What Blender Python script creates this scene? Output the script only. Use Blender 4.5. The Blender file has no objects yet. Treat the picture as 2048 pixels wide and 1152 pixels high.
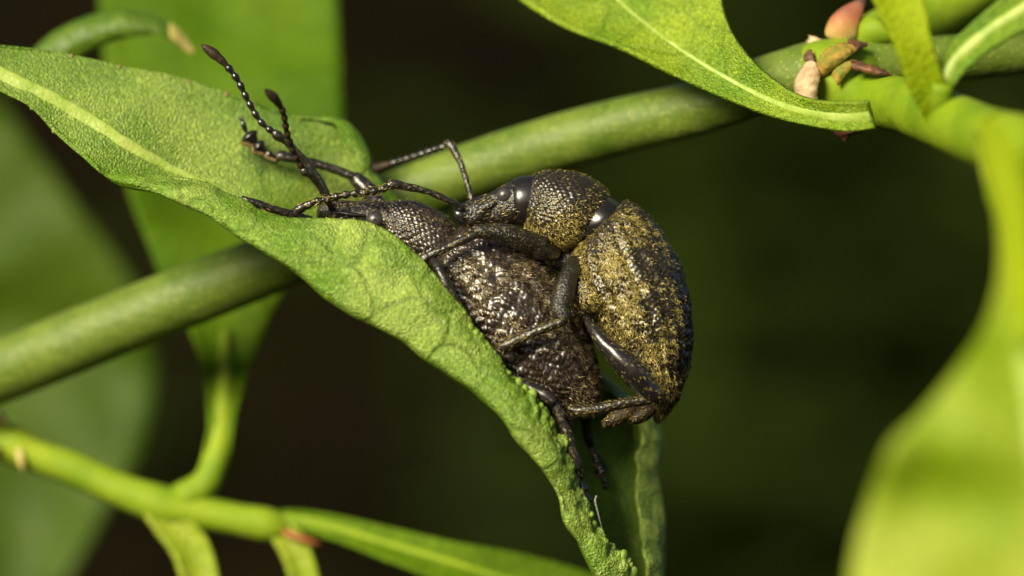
import bpy, math, random
import numpy as np
from mathutils import Vector, noise as mnoise

# ------------------------------------------------------------------ camera, sky, sun
# 1 Blender unit = 1 cm (macro subject, weevils about 9 mm long)
SC = bpy.context.scene
SC.unit_settings.system = 'METRIC'
SC.unit_settings.scale_length = 0.01
D = 12.0                                   # camera to focal plane, cm
cam_d = bpy.data.cameras.new('camera')
cam = bpy.data.objects.new('camera', cam_d)
SC.collection.objects.link(cam)
cam.location = (0, -D, 0)
cam.rotation_euler = (math.pi / 2, 0, 0)
cam_d.sensor_width = 36.0
cam_d.lens = 36.0 * D / 2.048
cam_d.clip_start = 0.5
cam_d.clip_end = 2000
cam_d.dof.use_dof = True
cam_d.dof.focus_distance = D - 0.09
cam_d.dof.aperture_fstop = (cam_d.lens * 1e-3) / (2 * 0.235)
SC.camera = cam

SUN_DIR = Vector((-0.46, -0.77, 0.45)).normalized()     # towards the sun
wd = bpy.data.worlds.new('World')
SC.world = wd
wd.use_nodes = True
wn = wd.node_tree
sky = wn.nodes.new('ShaderNodeTexSky')
sky.sky_type = 'NISHITA'
sky.sun_disc = False
sky.sun_elevation = math.asin(SUN_DIR.z)
sky.sun_rotation = math.atan2(SUN_DIR.x, SUN_DIR.y)
bg = wn.nodes['Background']
bg.inputs['Strength'].default_value = 0.05
wn.links.new(sky.outputs[0], bg.inputs['Color'])
sun_d = bpy.data.lights.new('sun', 'SUN')
sun_d.energy = 5.0
sun_d.angle = math.radians(24)              # light softened as through thin leaves / a diffuser
sun_d.color = (1.0, 0.91, 0.66)
sun = bpy.data.objects.new('sun', sun_d)
SC.collection.objects.link(sun)
sun.rotation_euler = (-SUN_DIR).to_track_quat('-Z', 'Y').to_euler()
sun.location = SUN_DIR * 40

SC.view_settings.view_transform = 'Standard'
SC.view_settings.look = 'None'
SC.view_settings.exposure = 0.5
SC.view_settings.gamma = 1.0
SC.view_settings.use_curve_mapping = False
SC.cycles.use_denoising = True
SC.cycles.max_bounces = 8

rng = np.random.default_rng(7)
random.seed(7)

# ------------------------------------------------------------------ helpers
def W(px, py, d=0.0):
    """photo pixel (2048 wide) at a depth of d/1000 cm behind the focal plane -> world point"""
    y = d / 1000.0
    k = (D + y) / D
    return np.array([(px - 1024) / 1000.0 * k, y, (576 - py) / 1000.0 * k])

def cr(pts, n, t=None):
    """Catmull-Rom through pts (m,k), n samples, chord-length parameter"""
    p = np.asarray(pts, float)
    m = len(p)
    if t is None:
        c = np.linalg.norm(np.diff(p[:, :min(3, p.shape[1])], axis=0), axis=1) + 1e-9
        t = np.concatenate([[0], np.cumsum(c)])
    t = np.asarray(t, float)
    s = np.linspace(t[0], t[-1], n)
    tan = np.zeros_like(p)
    tan[1:-1] = (p[2:] - p[:-2]) / (t[2:] - t[:-2])[:, None]
    tan[0] = (p[1] - p[0]) / (t[1] - t[0])
    tan[-1] = (p[-1] - p[-2]) / (t[-1] - t[-2])
    i = np.clip(np.searchsorted(t, s, side='right') - 1, 0, m - 2)
    h = (t[i + 1] - t[i])
    x = ((s - t[i]) / h)[:, None]
    h = h[:, None]
    return ((2*x**3 - 3*x**2 + 1) * p[i] + (x**3 - 2*x**2 + x) * h * tan[i]
            + (-2*x**3 + 3*x**2) * p[i+1] + (x**3 - x**2) * h * tan[i+1])

def nrm(a):
    return a / (np.linalg.norm(a, axis=-1, keepdims=True) + 1e-12)

def vnoise(P, scale, seed=0.0):
    P = np.asarray(P)
    f = P.reshape(-1, 3) * scale + seed * 17.31
    return np.array([mnoise.noise(Vector(q)) for q in f]).reshape(P.shape[:-1])

class MB:
    """collects several surfaces into ONE mesh"""
    def __init__(self):
        self.v, self.f, self.m, self.n = [], [], [], 0
    def raw(self, V, F, mat=0):
        V = np.asarray(V, float).reshape(-1, 3)
        self.v.append(V)
        for f in F:
            self.f.append([int(i) + self.n for i in f])
        self.m += [mat] * len(F)
        self.n += len(V)
    def grid(self, P, closed=False, caps=False, mat=0):
        a, b, _ = P.shape
        I = np.arange(a * b).reshape(a, b)
        J = np.roll(I, -1, 1) if closed else I[:, 1:]
        I2 = I if closed else I[:, :-1]
        F = np.stack([I2[:-1], J[:-1], J[1:], I2[1:]], -1).reshape(-1, 4).tolist()
        V = P.reshape(-1, 3)
        if caps and closed:
            V = np.vstack([V, P[0].mean(0), P[-1].mean(0)])
            c0, c1 = a * b, a * b + 1
            for j in range(b):
                k = (j + 1) % b
                F.append([c0, I[0, k], I[0, j]])
                F.append([c1, I[-1, j], I[-1, k]])
        self.raw(V, F, mat)
    def build(self, name, mats, parent=None, smooth=True):
        V = np.vstack(self.v)
        base = np.array(parent.get('_w')) if parent is not None else np.zeros(3)
        me = bpy.data.meshes.new(name)
        me.from_pydata((V - base).tolist(), [], self.f)
        if not isinstance(mats, (list, tuple)):
            mats = [mats]
        for m in mats:
            me.materials.append(m)
        me.polygons.foreach_set('material_index', self.m)
        if smooth:
            me.polygons.foreach_set('use_smooth', [True] * len(me.polygons))
        me.update()
        o = bpy.data.objects.new(name, me)
        SC.collection.objects.link(o)
        o.parent = parent
        o['_w'] = list(base)
        return o

def thing(name, loc, label, cat, group=None):
    o = bpy.data.objects.new(name, None)
    o.empty_display_size = 0.05
    SC.collection.objects.link(o)
    o.location = loc
    o['_w'] = [float(c) for c in loc]
    o['label'] = label
    o['category'] = cat
    if group:
        o['group'] = group
    return o

def solid(o, th, off=-1.0):
    m = o.modifiers.new('thickness', 'SOLIDIFY')
    m.thickness = th
    m.offset = off
    m.use_even_offset = False

def tube_grid(pts, nu=40, nv=14, flat=1.0, side=None):
    """pts rows: px, py, depth, radius(px). Returns closed grid"""
    p = np.array(pts, float)
    q = cr(p, nu)
    C = np.array([W(*r[:3]) for r in q])
    R = q[:, 3] / 1000.0 * (D + q[:, 2] / 1000.0) / D
    T = nrm(np.gradient(C, axis=0))
    ref = np.array([0, 1.0, 0.0]) if side is None else np.array(side, float)
    A = np.cross(T, ref)
    bad = np.linalg.norm(A, axis=1) < 0.15
    A[bad] = np.cross(T[bad], np.array([0.3, 0.2, 1.0]))
    A = nrm(A)
    B = np.cross(T, A)
    th = np.linspace(0, 2 * np.pi, nv, endpoint=False)
    return (C[:, None] + R[:, None, None] * (np.cos(th)[None, :, None] * A[:, None]
            + flat * np.sin(th)[None, :, None] * B[:, None]))

def loft(st, nu, nv, ex=1.0):
    """st rows: ax,ay (dorsal outline px), bx,by (ventral outline px), depth, half-thickness in depth"""
    p = np.array(st, float)
    c = 0.5 * (p[:, 0:2] + p[:, 2:4])
    L = np.linalg.norm(np.diff(c, axis=0), axis=1) + 0.35 * np.abs(np.diff(np.linalg.norm(p[:, 0:2] - p[:, 2:4], axis=1))) + 1
    t = np.concatenate([[0], np.cumsum(L)])
    q = cr(p, nu, t)
    a = np.array([W(r[0], r[1], r[4]) for r in q])
    b = np.array([W(r[2], r[3], r[4]) for r in q])
    C, H = (a + b) / 2, (a - b) / 2
    th = np.linspace(0, 2 * np.pi, nv, endpoint=False)
    cc, ss = np.cos(th), np.sin(th)
    cc = np.sign(cc) * np.abs(cc) ** ex
    ss = np.sign(ss) * np.abs(ss) ** ex
    return (C[:, None] + H[:, None] * cc[None, :, None]
            + (np.maximum(q[:, 5], 0.5) / 1000.0)[:, None, None] * np.array([0, -1.0, 0]) * ss[None, :, None])

def frames(P):
    """closed grid -> unit tangent along u, unit outward normal"""
    du = np.gradient(P, axis=0)
    dv = np.roll(P, -1, 1) - np.roll(P, 1, 1)
    n = np.cross(dv, du)
    c = P.mean(1, keepdims=True)
    s = np.sign((n * (P - c)).sum(-1, keepdims=True))
    return nrm(du), nrm(n * s)

def scatter(P, n, dens=None, u0=0.0, u1=1.0):
    """random points on a closed loft -> pos, tangent, normal, (u,v)"""
    a, b, _ = P.shape
    T, N = frames(P)
    Q = np.roll(P, -1, 1)
    A = np.linalg.norm(np.cross(P[1:] - P[:-1], Q[:-1] - P[:-1]), axis=-1)
    uu = (np.arange(a - 1) / (a - 1))[:, None] * np.ones((1, b))
    vv = (np.arange(b) / b)[None, :] * np.ones((a - 1, 1))
    A = A * ((uu >= u0) & (uu <= u1))
    if dens is not None:
        A = A * dens(P[:-1], uu, vv)
    w = A.ravel() / A.sum()
    k = rng.choice(len(w), n, p=w)
    i, j = k // b, k % b
    s, t = rng.random(n)[:, None], rng.random(n)[:, None]
    j2 = (j + 1) % b
    lerp = lambda G: (G[i, j]*(1-s)*(1-t) + G[i+1, j]*s*(1-t) + G[i, j2]*(1-s)*t + G[i+1, j2]*s*t)
    return lerp(P), nrm(lerp(T)), nrm(lerp(N)), np.stack([(i + s[:, 0])/(a-1), (j + t[:, 0])/b], 1)

def add_hairs(mb, pos, tan, nor, length, width, spread=0.6, lift=0.25, mat=0):
    n = len(pos)
    bn = np.cross(nor, tan)
    an = rng.normal(0, spread, n)[:, None]
    d = nrm(tan * np.cos(an) + bn * np.sin(an))
    s = np.cross(nor, d)
    L = (length * rng.uniform(0.65, 1.3, n) / 1000.0)[:, None]
    w = (width * rng.uniform(0.8, 1.25, n) / 1000.0)[:, None]
    lf = (lift * rng.uniform(0.3, 1.6, n))[:, None]
    p0 = pos - nor * 0.0005
    mid = pos + d * L * 0.5 + nor * L * lf * 0.6
    tip = pos + d * L + nor * L * lf * 0.75
    V = np.stack([p0, mid + s * w * 0.5 , tip, mid - s * w * 0.5], 1).reshape(-1, 3)
    F = np.arange(4 * n).reshape(n, 4).tolist()
    mb.raw(V, F, mat)

def thin(pos, r):
    """Poisson-disc thinning with a hash grid, returns kept indices"""
    cell, keep, g = r, [], {}
    for k, p in enumerate(pos):
        c = tuple((p // cell).astype(int))
        ok = True
        for dx in (-1, 0, 1):
            for dy in (-1, 0, 1):
                for dz in (-1, 0, 1):
                    for q in g.get((c[0]+dx, c[1]+dy, c[2]+dz), ()):
                        if ((pos[q] - p) ** 2).sum() < r * r:
                            ok = False
                            break
                    if not ok: break
                if not ok: break
            if not ok: break
        if ok:
            keep.append(k)
            g.setdefault(c, []).append(k)
    return np.array(keep)

def add_tubercles(mb, pos, tan, nor, rad, height, mat=0):
    n = len(pos)
    bn = np.cross(nor, tan)
    R = (rad * rng.uniform(0.75, 1.2, n) / 1000.0)[:, None]
    H = (height * rng.uniform(0.8, 1.2, n) / 1000.0)[:, None]
    rings, sg = [(1.0, -0.12), (0.86, 0.5), (0.5, 0.87)], 7
    parts = []
    for rr, hh in rings:
        for q in range(sg):
            a = 2 * math.pi * q / sg
            parts.append(pos + (tan * math.cos(a) * 1.15 + bn * math.sin(a)) * R * rr + nor * H * hh)
    parts.append(pos + nor * H)
    V = np.stack(parts, 1)
    m = V.shape[1]
    f0 = []
    for k in range(2):
        for q in range(sg):
            q2 = (q + 1) % sg
            f0.append([k*sg+q, k*sg+q2, (k+1)*sg+q2, (k+1)*sg+q])
    for q in range(sg):
        f0.append([2*sg+q, 2*sg+(q+1) % sg, 3*sg])
    F = [[x + m * k for x in f] for k in range(n) for f in f0]
    mb.raw(V.reshape(-1, 3), F, mat)

# ------------------------------------------------------------------ materials
def mat_new(name):
    m = bpy.data.materials.new(name)
    m.use_nodes = True
    nt = m.node_tree
    b = nt.nodes['Principled BSDF']
    return m, nt, b

def N(nt, typ, **kw):
    n = nt.nodes.new(typ)
    for k, v in kw.items():
        if hasattr(n, k):
            setattr(n, k, v)
        else:
            n.inputs[k.replace('_', ' ')].default_value = v
    return n

def ramp(nt, src, stops):
    r = nt.nodes.new('ShaderNodeValToRGB')
    el = r.color_ramp.elements
    while len(el) < len(stops):
        el.new(0.5)
    for e, (p, c) in zip(el, stops):
        e.position = p
        e.color = (*c, 1) if len(c) == 3 else c
    nt.links.new(src, r.inputs[0])
    return r

def mixc(nt, fac, a, b, mode='MIX'):
    n = nt.nodes.new('ShaderNodeMix')
    n.data_type = 'RGBA'
    n.blend_type = mode
    for sock, val in ((n.inputs[0], fac), (n.inputs[6], a), (n.inputs[7], b)):
        if hasattr(val, 'is_output'):
            nt.links.new(val, sock)
        elif isinstance(val, (tuple, list)):
            sock.default_value = (*val[:3], 1)
        else:
            sock.default_value = val
    return n.outputs[2]

def leaf_material(name, c_dark, c_light, c_vein, transl=0.25, rough=0.42, cell=150.0, sparkle=1.0,
                  veins=9.0, vein_amt=0.5, patch=4.0, spec=0.45, spots=0.0):
    m, nt, b = mat_new(name)
    L = nt.links
    co = nt.nodes.new('ShaderNodeTexCoord').outputs['Object']
    n1 = N(nt, 'ShaderNodeTexNoise', Scale=patch, Detail=5.0, Roughness=0.6)
    n2 = N(nt, 'ShaderNodeTexNoise', Scale=cell * 0.62, Detail=3.0, Roughness=0.75)
    for n in (n1, n2):
        L.new(co, n.inputs['Vector'])
    r1 = ramp(nt, n1.outputs[0], [(0.36, c_dark), (0.62, c_light)])
    # reticulate vein net
    dn = N(nt, 'ShaderNodeTexNoise', Scale=7.0, Detail=2.0)
    L.new(co, dn.inputs['Vector'])
    add = N(nt, 'ShaderNodeVectorMath', operation='MULTIPLY_ADD')
    L.new(dn.outputs['Color'], add.inputs[0])
    add.inputs[1].default_value = (0.14, 0.14, 0.14)
    L.new(co, add.inputs[2])
    vo = N(nt, 'ShaderNodeTexVoronoi', feature='DISTANCE_TO_EDGE', Scale=veins)
    L.new(add.outputs[0], vo.inputs['Vector'])
    rv = ramp(nt, vo.outputs['Distance'], [(0.0, (1, 1, 1)), (0.03, (0.75, 0.75, 0.75)), (0.085, (0, 0, 0))])
    brk = ramp(nt, n1.outputs[0], [(0.36, (0, 0, 0)), (0.50, (1, 1, 1))])
    vm = N(nt, 'ShaderNodeMath', operation='MULTIPLY')
    L.new(rv.outputs[0], vm.inputs[0]); L.new(brk.outputs[0], vm.inputs[1])
    va = N(nt, 'ShaderNodeMath', operation='MULTIPLY')
    L.new(vm.outputs[0], va.inputs[0]); va.inputs[1].default_value = vein_amt
    col = mixc(nt, va.outputs[0], r1.outputs[0], c_vein)
    sp = N(nt, 'ShaderNodeTexNoise', Scale=patch * 3.1, Detail=2.0)
    L.new(co, sp.inputs['Vector'])
    rs = ramp(nt, sp.outputs[0], [(0.63, (0, 0, 0)), (0.72, (spots,) * 3)])
    col = mixc(nt, rs.outputs[0], col, c_vein)
    # fine cell grain; glints of its brightest specks are painted into the colour
    rg = ramp(nt, n2.outputs[0], [(0.36, (1 - 0.34*min(1, 2*sparkle), 1 - 0.30*min(1, 2*sparkle), 1 - 0.40*min(1, 2*sparkle))), (0.50, (0.97, 0.97, 0.95)), (0.58, (1.0 + 0.25*sparkle, 1.0 + 0.2*sparkle, 1.0 + 0.2*sparkle)), (0.68, (1.0 + 0.9*sparkle, 1.0 + 0.7*sparkle, 1.0 + 0.8*sparkle))])
    col = mixc(nt, 1.0, col, rg.outputs[0], 'MULTIPLY')
    L.new(col, b.inputs['Base Color'])
    b.inputs['Roughness'].default_value = rough
    b.inputs['Specular IOR Level'].default_value = spec
    vc = N(nt, 'ShaderNodeTexVoronoi', Scale=cell)
    L.new(co, vc.inputs['Vector'])
    b1 = N(nt, 'ShaderNodeBump', Strength=0.8, Distance=0.004)
    b1.invert = True
    L.new(vc.outputs['Distance'], b1.inputs['Height'])
    b2 = N(nt, 'ShaderNodeBump', Strength=0.8, Distance=0.008 * vein_amt)
    b2.invert = True
    L.new(vm.outputs[0], b2.inputs['Height'])
    L.new(b1.outputs[0], b2.inputs['Normal'])
    L.new(b2.outputs[0], b.inputs['Normal'])
    tr = N(nt, 'ShaderNodeBsdfTranslucent')
    tc = mixc(nt, 1.0, col, (1.15, 1.1, 0.5), 'MULTIPLY')
    L.new(tc, tr.inputs['Color'])
    mx = N(nt, 'ShaderNodeMixShader')
    mx.inputs[0].default_value = transl
    L.new(b.outputs[0], mx.inputs[1]); L.new(tr.outputs[0], mx.inputs[2])
    L.new(mx.outputs[0], nt.nodes['Material Output'].inputs['Surface'])
    return m

def simple(name, c1, c2, scale=30.0, rough=0.5, spec=0.5, bump=0.3, bscale=120.0, bdist=0.004, det=4.0, stretch=None, ior=1.5):
    m, nt, b = mat_new(name)
    L = nt.links
    co = nt.nodes.new('ShaderNodeTexCoord').outputs['Object']
    if stretch is not None:
        mp = N(nt, 'ShaderNodeMapping')
        mp.inputs['Rotation'].default_value = (0, stretch[0], 0)
        mp.inputs['Scale'].default_value = stretch[1]
        L.new(co, mp.inputs['Vector'])
        co = mp.outputs[0]
    n1 = N(nt, 'ShaderNodeTexNoise', Scale=scale, Detail=det, Roughness=0.6)
    L.new(co, n1.inputs['Vector'])
    r = ramp(nt, n1.outputs[0], [(0.35, c1), (0.65, c2)])
    L.new(r.outputs[0], b.inputs['Base Color'])
    b.inputs['Roughness'].default_value = rough
    b.inputs['Specular IOR Level'].default_value = spec
    b.inputs['IOR'].default_value = ior
    n2 = N(nt, 'ShaderNodeTexNoise', Scale=bscale, Detail=2.0)
    L.new(co, n2.inputs['Vector'])
    bp = N(nt, 'ShaderNodeBump', Strength=bump, Distance=bdist)
    L.new(n2.outputs[0], bp.inputs['Height'])
    L.new(bp.outputs[0], b.inputs['Normal'])
    return m

M = {}
M['leaf_main'] = leaf_material('rolled_leaf_green', (0.135, 0.265, 0.014), (0.34, 0.455, 0.085), (0.050, 0.125, 0.008),
                               transl=0.22, rough=0.36, cell=230, sparkle=1.0, veins=8.5, vein_amt=0.42, patch=5.0)
M['leaf_in'] = leaf_material('leaf_upper_side_green', (0.095, 0.215, 0.005), (0.27, 0.38, 0.055), (0.050, 0.130, 0.008),
                             transl=0.22, rough=0.36, cell=230, sparkle=1.0, veins=6.0, vein_amt=0.0, patch=3.2, spots=0.75)
M['leaf_top'] = leaf_material('fresh_leaf_green', (0.14, 0.28, 0.008), (0.31, 0.42, 0.02), (0.09, 0.2, 0.01), transl=0.3,
                              cell=220, sparkle=0.8, veins=7.0, vein_amt=0.3)
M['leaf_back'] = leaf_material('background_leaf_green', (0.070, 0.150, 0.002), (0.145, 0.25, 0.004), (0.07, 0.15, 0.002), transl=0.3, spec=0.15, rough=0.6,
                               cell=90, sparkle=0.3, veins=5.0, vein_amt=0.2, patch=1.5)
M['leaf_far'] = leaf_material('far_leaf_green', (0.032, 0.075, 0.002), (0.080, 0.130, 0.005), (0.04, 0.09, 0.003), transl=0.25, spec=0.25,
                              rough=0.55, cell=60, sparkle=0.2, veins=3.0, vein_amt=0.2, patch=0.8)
M['leaf_fore'] = leaf_material('young_leaf_yellow_green', (0.25, 0.39, 0.008), (0.46, 0.52, 0.05), (0.2, 0.33, 0.005), transl=0.35, spec=0.35, rough=0.5,
                               cell=90, sparkle=0.3, veins=5.0, vein_amt=0.2, patch=2.2)
M['leaf_young'] = leaf_material('bright_young_leaf_green', (0.32, 0.45, 0.006), (0.44, 0.53, 0.012), (0.25, 0.38, 0.005), transl=0.4, spec=0.2, rough=0.6,
                                cell=90, sparkle=0.1, veins=5.0, vein_amt=0.1, patch=2.0)
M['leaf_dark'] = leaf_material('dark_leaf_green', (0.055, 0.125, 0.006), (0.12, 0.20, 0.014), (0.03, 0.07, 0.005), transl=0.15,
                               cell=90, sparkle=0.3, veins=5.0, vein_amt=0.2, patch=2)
M['midrib'] = simple('pale_midrib', (0.22, 0.33, 0.030), (0.38, 0.46, 0.10), scale=26, rough=0.45, bump=0.5, bscale=130)
M['tooth'] = simple('pale_gland_tooth', (0.15, 0.26, 0.016), (0.27, 0.36, 0.06), scale=60, rough=0.4)
M['tooth_tip'] = simple('brown_tooth_tip', (0.22, 0.15, 0.04), (0.34, 0.24, 0.08), scale=60, rough=0.5)
M['twig'] = simple('young_twig_green', (0.14, 0.235, 0.007), (0.27, 0.35, 0.018), scale=6, rough=0.6, spec=0.2, bump=0.4, bscale=60)
M['branchlet'] = simple('side_branch_green', (0.10, 0.19, 0.005), (0.27, 0.36, 0.012), scale=3.5, rough=0.6, spec=0.2, bump=0.4, bscale=60)
M['yellow'] = simple('yellow_leaf_tip', (0.40, 0.40, 0.06), (0.55, 0.42, 0.14), scale=8, rough=0.5)
M['red_bud'] = simple('red_bud_scale', (0.24, 0.06, 0.015), (0.36, 0.12, 0.035), scale=12, rough=0.5)
m, nt, b = mat_new('pink_papery_bud')
co = nt.nodes.new('ShaderNodeTexCoord').outputs['Object']
sx = nt.nodes.new('ShaderNodeSeparateXYZ'); nt.links.new(co, sx.inputs[0])
n1 = N(nt, 'ShaderNodeTexNoise', Scale=30.0, Detail=5.0); nt.links.new(co, n1.inputs['Vector'])
ma = N(nt, 'ShaderNodeMath', operation='MULTIPLY_ADD'); nt.links.new(n1.outputs[0], ma.inputs[0]); ma.inputs[1].default_value = 0.05
nt.links.new(sx.outputs[2], ma.inputs[2])
mr = N(nt, 'ShaderNodeMapRange'); nt.links.new(ma.outputs[0], mr.inputs[0]); mr.inputs[1].default_value = 0.755; mr.inputs[2].default_value = 0.865
r = ramp(nt, mr.outputs[0], [(0.05, (0.45, 0.38, 0.16)), (0.3, (0.42, 0.25, 0.07)), (0.6, (0.36, 0.12, 0.05)), (0.85, (0.20, 0.07, 0.045)), (0.95, (0.07, 0.035, 0.025))])
nt.links.new(r.outputs[0], b.inputs['Base Color']); b.inputs['Roughness'].default_value = 0.6
bp = N(nt, 'ShaderNodeBump', Strength=0.6, Distance=0.006); nt.links.new(n1.outputs[0], bp.inputs['Height']); nt.links.new(bp.outputs[0], b.inputs['Normal'])
M['pink_bud'] = m
M['tan'] = simple('dry_tan_scale', (0.34, 0.21, 0.10), (0.62, 0.49, 0.31), scale=30, rough=0.7, bump=0.6, bscale=80)
M['ochre'] = simple('ochre_scale', (0.14, 0.17, 0.02), (0.40, 0.21, 0.04), scale=34, rough=0.7, spec=0.3, bump=0.7, bscale=90)
M['brown'] = simple('dark_brown_scale', (0.05, 0.02, 0.01), (0.22, 0.09, 0.035), scale=24, rough=0.6, bump=0.6, bscale=70)
M['silk'] = simple('pale_silk', (0.7, 0.7, 0.62), (0.8, 0.8, 0.75), rough=0.4, bump=0)
# stem with yellow lenticel dots
m, nt, b = mat_new('stem_green')
co = nt.nodes.new('ShaderNodeTexCoord').outputs['Object']
n1 = N(nt, 'ShaderNodeTexNoise', Scale=9.0, Detail=6.0, Roughness=0.65)
nt.links.new(co, n1.inputs['Vector'])
r1 = ramp(nt, n1.outputs[0], [(0.35, (0.075, 0.130, 0.010)), (0.65, (0.15, 0.205, 0.026))])
v1 = N(nt, 'ShaderNodeTexVoronoi', Scale=105.0)
nt.links.new(co, v1.inputs['Vector'])
rd_ = ramp(nt, v1.outputs['Distance'], [(0.12, (1, 1, 1)), (0.27, (0, 0, 0))])
c = mixc(nt, rd_.outputs[0], r1.outputs[0], (0.34, 0.36, 0.07))
nt.links.new(c, b.inputs['Base Color'])
b.inputs['Roughness'].default_value = 0.52
b.inputs['Specular IOR Level'].default_value = 0.35
mp = N(nt, 'ShaderNodeMapping')
mp.inputs['Rotation'].default_value = (0, math.radians(-20), 0)
mp.inputs['Scale'].default_value = (8, 110, 110)
nt.links.new(co, mp.inputs['Vector'])
n3 = N(nt, 'ShaderNodeTexNoise', Scale=1.0, Detail=3.0)
nt.links.new(mp.outputs[0], n3.inputs['Vector'])
bp = N(nt, 'ShaderNodeBump', Strength=0.45, Distance=0.006)
nt.links.new(n3.outputs[0], bp.inputs['Height'])
nt.links.new(bp.outputs[0], b.inputs['Normal'])
M['stem'] = m

# weevil
M['cuticle'] = simple('black_cuticle', (0.010, 0.008, 0.006), (0.020, 0.014, 0.009), scale=60, rough=0.36, ior=1.7, spec=0.5, bump=0.7, bscale=170, bdist=0.006)
M['gloss'] = simple('smooth_black_cuticle', (0.010, 0.008, 0.008), (0.016, 0.013, 0.012), scale=30, rough=0.27, ior=1.7, spec=0.5, bump=0.08, bscale=200, bdist=0.003)
M['ridged'] = simple('rough_leg_cuticle', (0.010, 0.008, 0.006), (0.024, 0.018, 0.011), scale=90, ior=1.65, rough=0.30, spec=0.5, bump=0.5, bscale=140, bdist=0.005)
M['tubercle_f'] = simple('shiny_brown_tubercle', (0.016, 0.010, 0.007), (0.034, 0.021, 0.014), scale=50, rough=0.34, spec=0.55, bump=0.15, bscale=250, bdist=0.002, ior=1.75)
M['tubercle_m'] = simple('shiny_black_tubercle', (0.012, 0.009, 0.006), (0.028, 0.020, 0.010), scale=50, rough=0.34, spec=0.5, bump=0.15, bscale=250, bdist=0.002, ior=1.65)
M['femur'] = simple('grey_black_femur', (0.009, 0.008, 0.005), (0.022, 0.018, 0.010), scale=40, rough=0.36, ior=1.6, spec=0.5, bump=0.8, bscale=200, bdist=0.005)
M['eye'] = simple('eye_painted_reflection', (0.035, 0.031, 0.030), (0.045, 0.040, 0.038), scale=20, rough=0.36, spec=0.75, bump=0.25, bscale=420, bdist=0.001)  # base lightened to grey to stand in for a broad soft reflection
M['club'] = simple('brown_antenna_club', (0.020, 0.011, 0.006), (0.040, 0.022, 0.012), scale=60, rough=0.6, spec=0.35, bump=0.5, bscale=200)
M['pad'] = simple('tan_tarsal_pad', (0.12, 0.065, 0.025), (0.30, 0.19, 0.09), scale=60, rough=0.6, bump=0.6, bscale=200)
def hair_mat(name, a, bcol):
    m, nt, b = mat_new(name)
    g = nt.nodes.new('ShaderNodeNewGeometry')
    r = ramp(nt, g.outputs['Random Per Island'], [(0.0, a), (1.0, bcol)])
    nt.links.new(r.outputs[0], b.inputs['Base Color'])
    b.inputs['Roughness'].default_value = 0.32
    b.inputs['Specular IOR Level'].default_value = 0.5
    b.inputs['IOR'].default_value = 1.8
    b.inputs['Specular Tint'].default_value = (1.0, 0.85, 0.55, 1)
    return m
M['hair_f'] = hair_mat('tan_scale_hair', (0.08, 0.055, 0.025), (0.34, 0.26, 0.13))
M['hair_m'] = hair_mat('golden_scale_hair', (0.16, 0.12, 0.022), (0.55, 0.44, 0.13))

# ------------------------------------------------------------------ ground and undergrowth (setting)
def build_ground():
    xs = np.concatenate([np.linspace(-400, -30, 12), np.linspace(-25, 25, 90), np.linspace(30, 400, 12)])
    prof = np.array([(-400, -9), (-60, -8), (-20, -7), (6, -6.5), (14, -5.2), (20, -2.2), (25, 1.4), (30, 5.5), (36, 9.5), (46, 13), (70, 16), (200, 20), (500, 26)])
    pr = cr(prof, 130, np.linspace(0, 1, len(prof)))
    P = np.zeros((len(pr), len(xs), 3))
    P[:, :, 0] = xs[None]
    P[:, :, 1] = pr[:, :1]
    P[:, :, 2] = pr[:, 1:]
    P[:, :, 2] += 0.7 * vnoise(P, 0.25) + 0.35 * vnoise(P, 0.9, 3)
    mb = MB()
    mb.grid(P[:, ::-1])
    o = mb.build('ground', simple('humus_painted_unlit', (0.0036, 0.0028, 0.0008), (0.0075, 0.0054, 0.0014), scale=0.55, rough=1.0, spec=0.05, bump=0.8, bscale=3.0, bdist=0.2, det=6))  # near-black base colour stands in for unlit depth on this open bank
    o['kind'] = 'structure'
    o['label'] = 'bare humus bank behind the plants, coloured near-black in place of shade'
build_ground()

def build_undergrowth():
    mb = MB()
    n = 900
    for k in range(n):
        x = rng.normal(2.0, 1.0) if k % 4 else rng.uniform(-9, 9)
        y = rng.uniform(14, 24)
        z = np.interp(y, [14, 20, 25], [-5.2, -2.2, 1.4]) + rng.uniform(0.1, 1.6)
        if k % 4 == 0:
            z = np.interp(y, [14, 20, 25], [-5.2, -2.2, 1.4]) + rng.uniform(0.0, 0.3)
        a, tilt = rng.uniform(0, 6.28), rng.uniform(-0.7, 0.9)
        d = np.array([math.cos(a), math.sin(a), tilt]); d /= np.linalg.norm(d)
        s = nrm(np.cross(d, np.array([rng.normal(0, .4), rng.normal(0, .4), 1.0])))
        L, w = rng.uniform(0.9, 1.9), rng.uniform(0.22, 0.42)
        p = np.array([x, y, z]); up = np.cross(s, d)
        V = [p, p + d*L*.3 + s*w, p + d*L*.65 + s*w*.8, p + d*L - up*.2, p + d*L*.65 - s*w*.8, p + d*L*.3 - s*w, p + d*L*.45 - up*.1]
        mb.raw(V, [[0, 1, 6], [1, 2, 6], [2, 3, 6], [3, 4, 6], [4, 5, 6], [5, 0, 6]], 0)
    m, nt, b = mat_new('undergrowth_painted_dim')
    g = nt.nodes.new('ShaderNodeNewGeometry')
    r = ramp(nt, g.outputs['Random Per Island'], [(0, (0.014, 0.024, 0.002)), (1, (0.030, 0.048, 0.004))])  # leaf greens darkened to stand in for the missing light back here
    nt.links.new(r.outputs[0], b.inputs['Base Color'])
    b.inputs['Roughness'].default_value = 0.8
    b.inputs['Specular IOR Level'].default_value = 0.1
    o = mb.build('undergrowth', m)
    o['kind'] = 'stuff'
    o['label'] = 'out-of-focus green undergrowth on the bank, painted dim in place of shade'
    o['category'] = 'undergrowth'
build_undergrowth()

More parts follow.
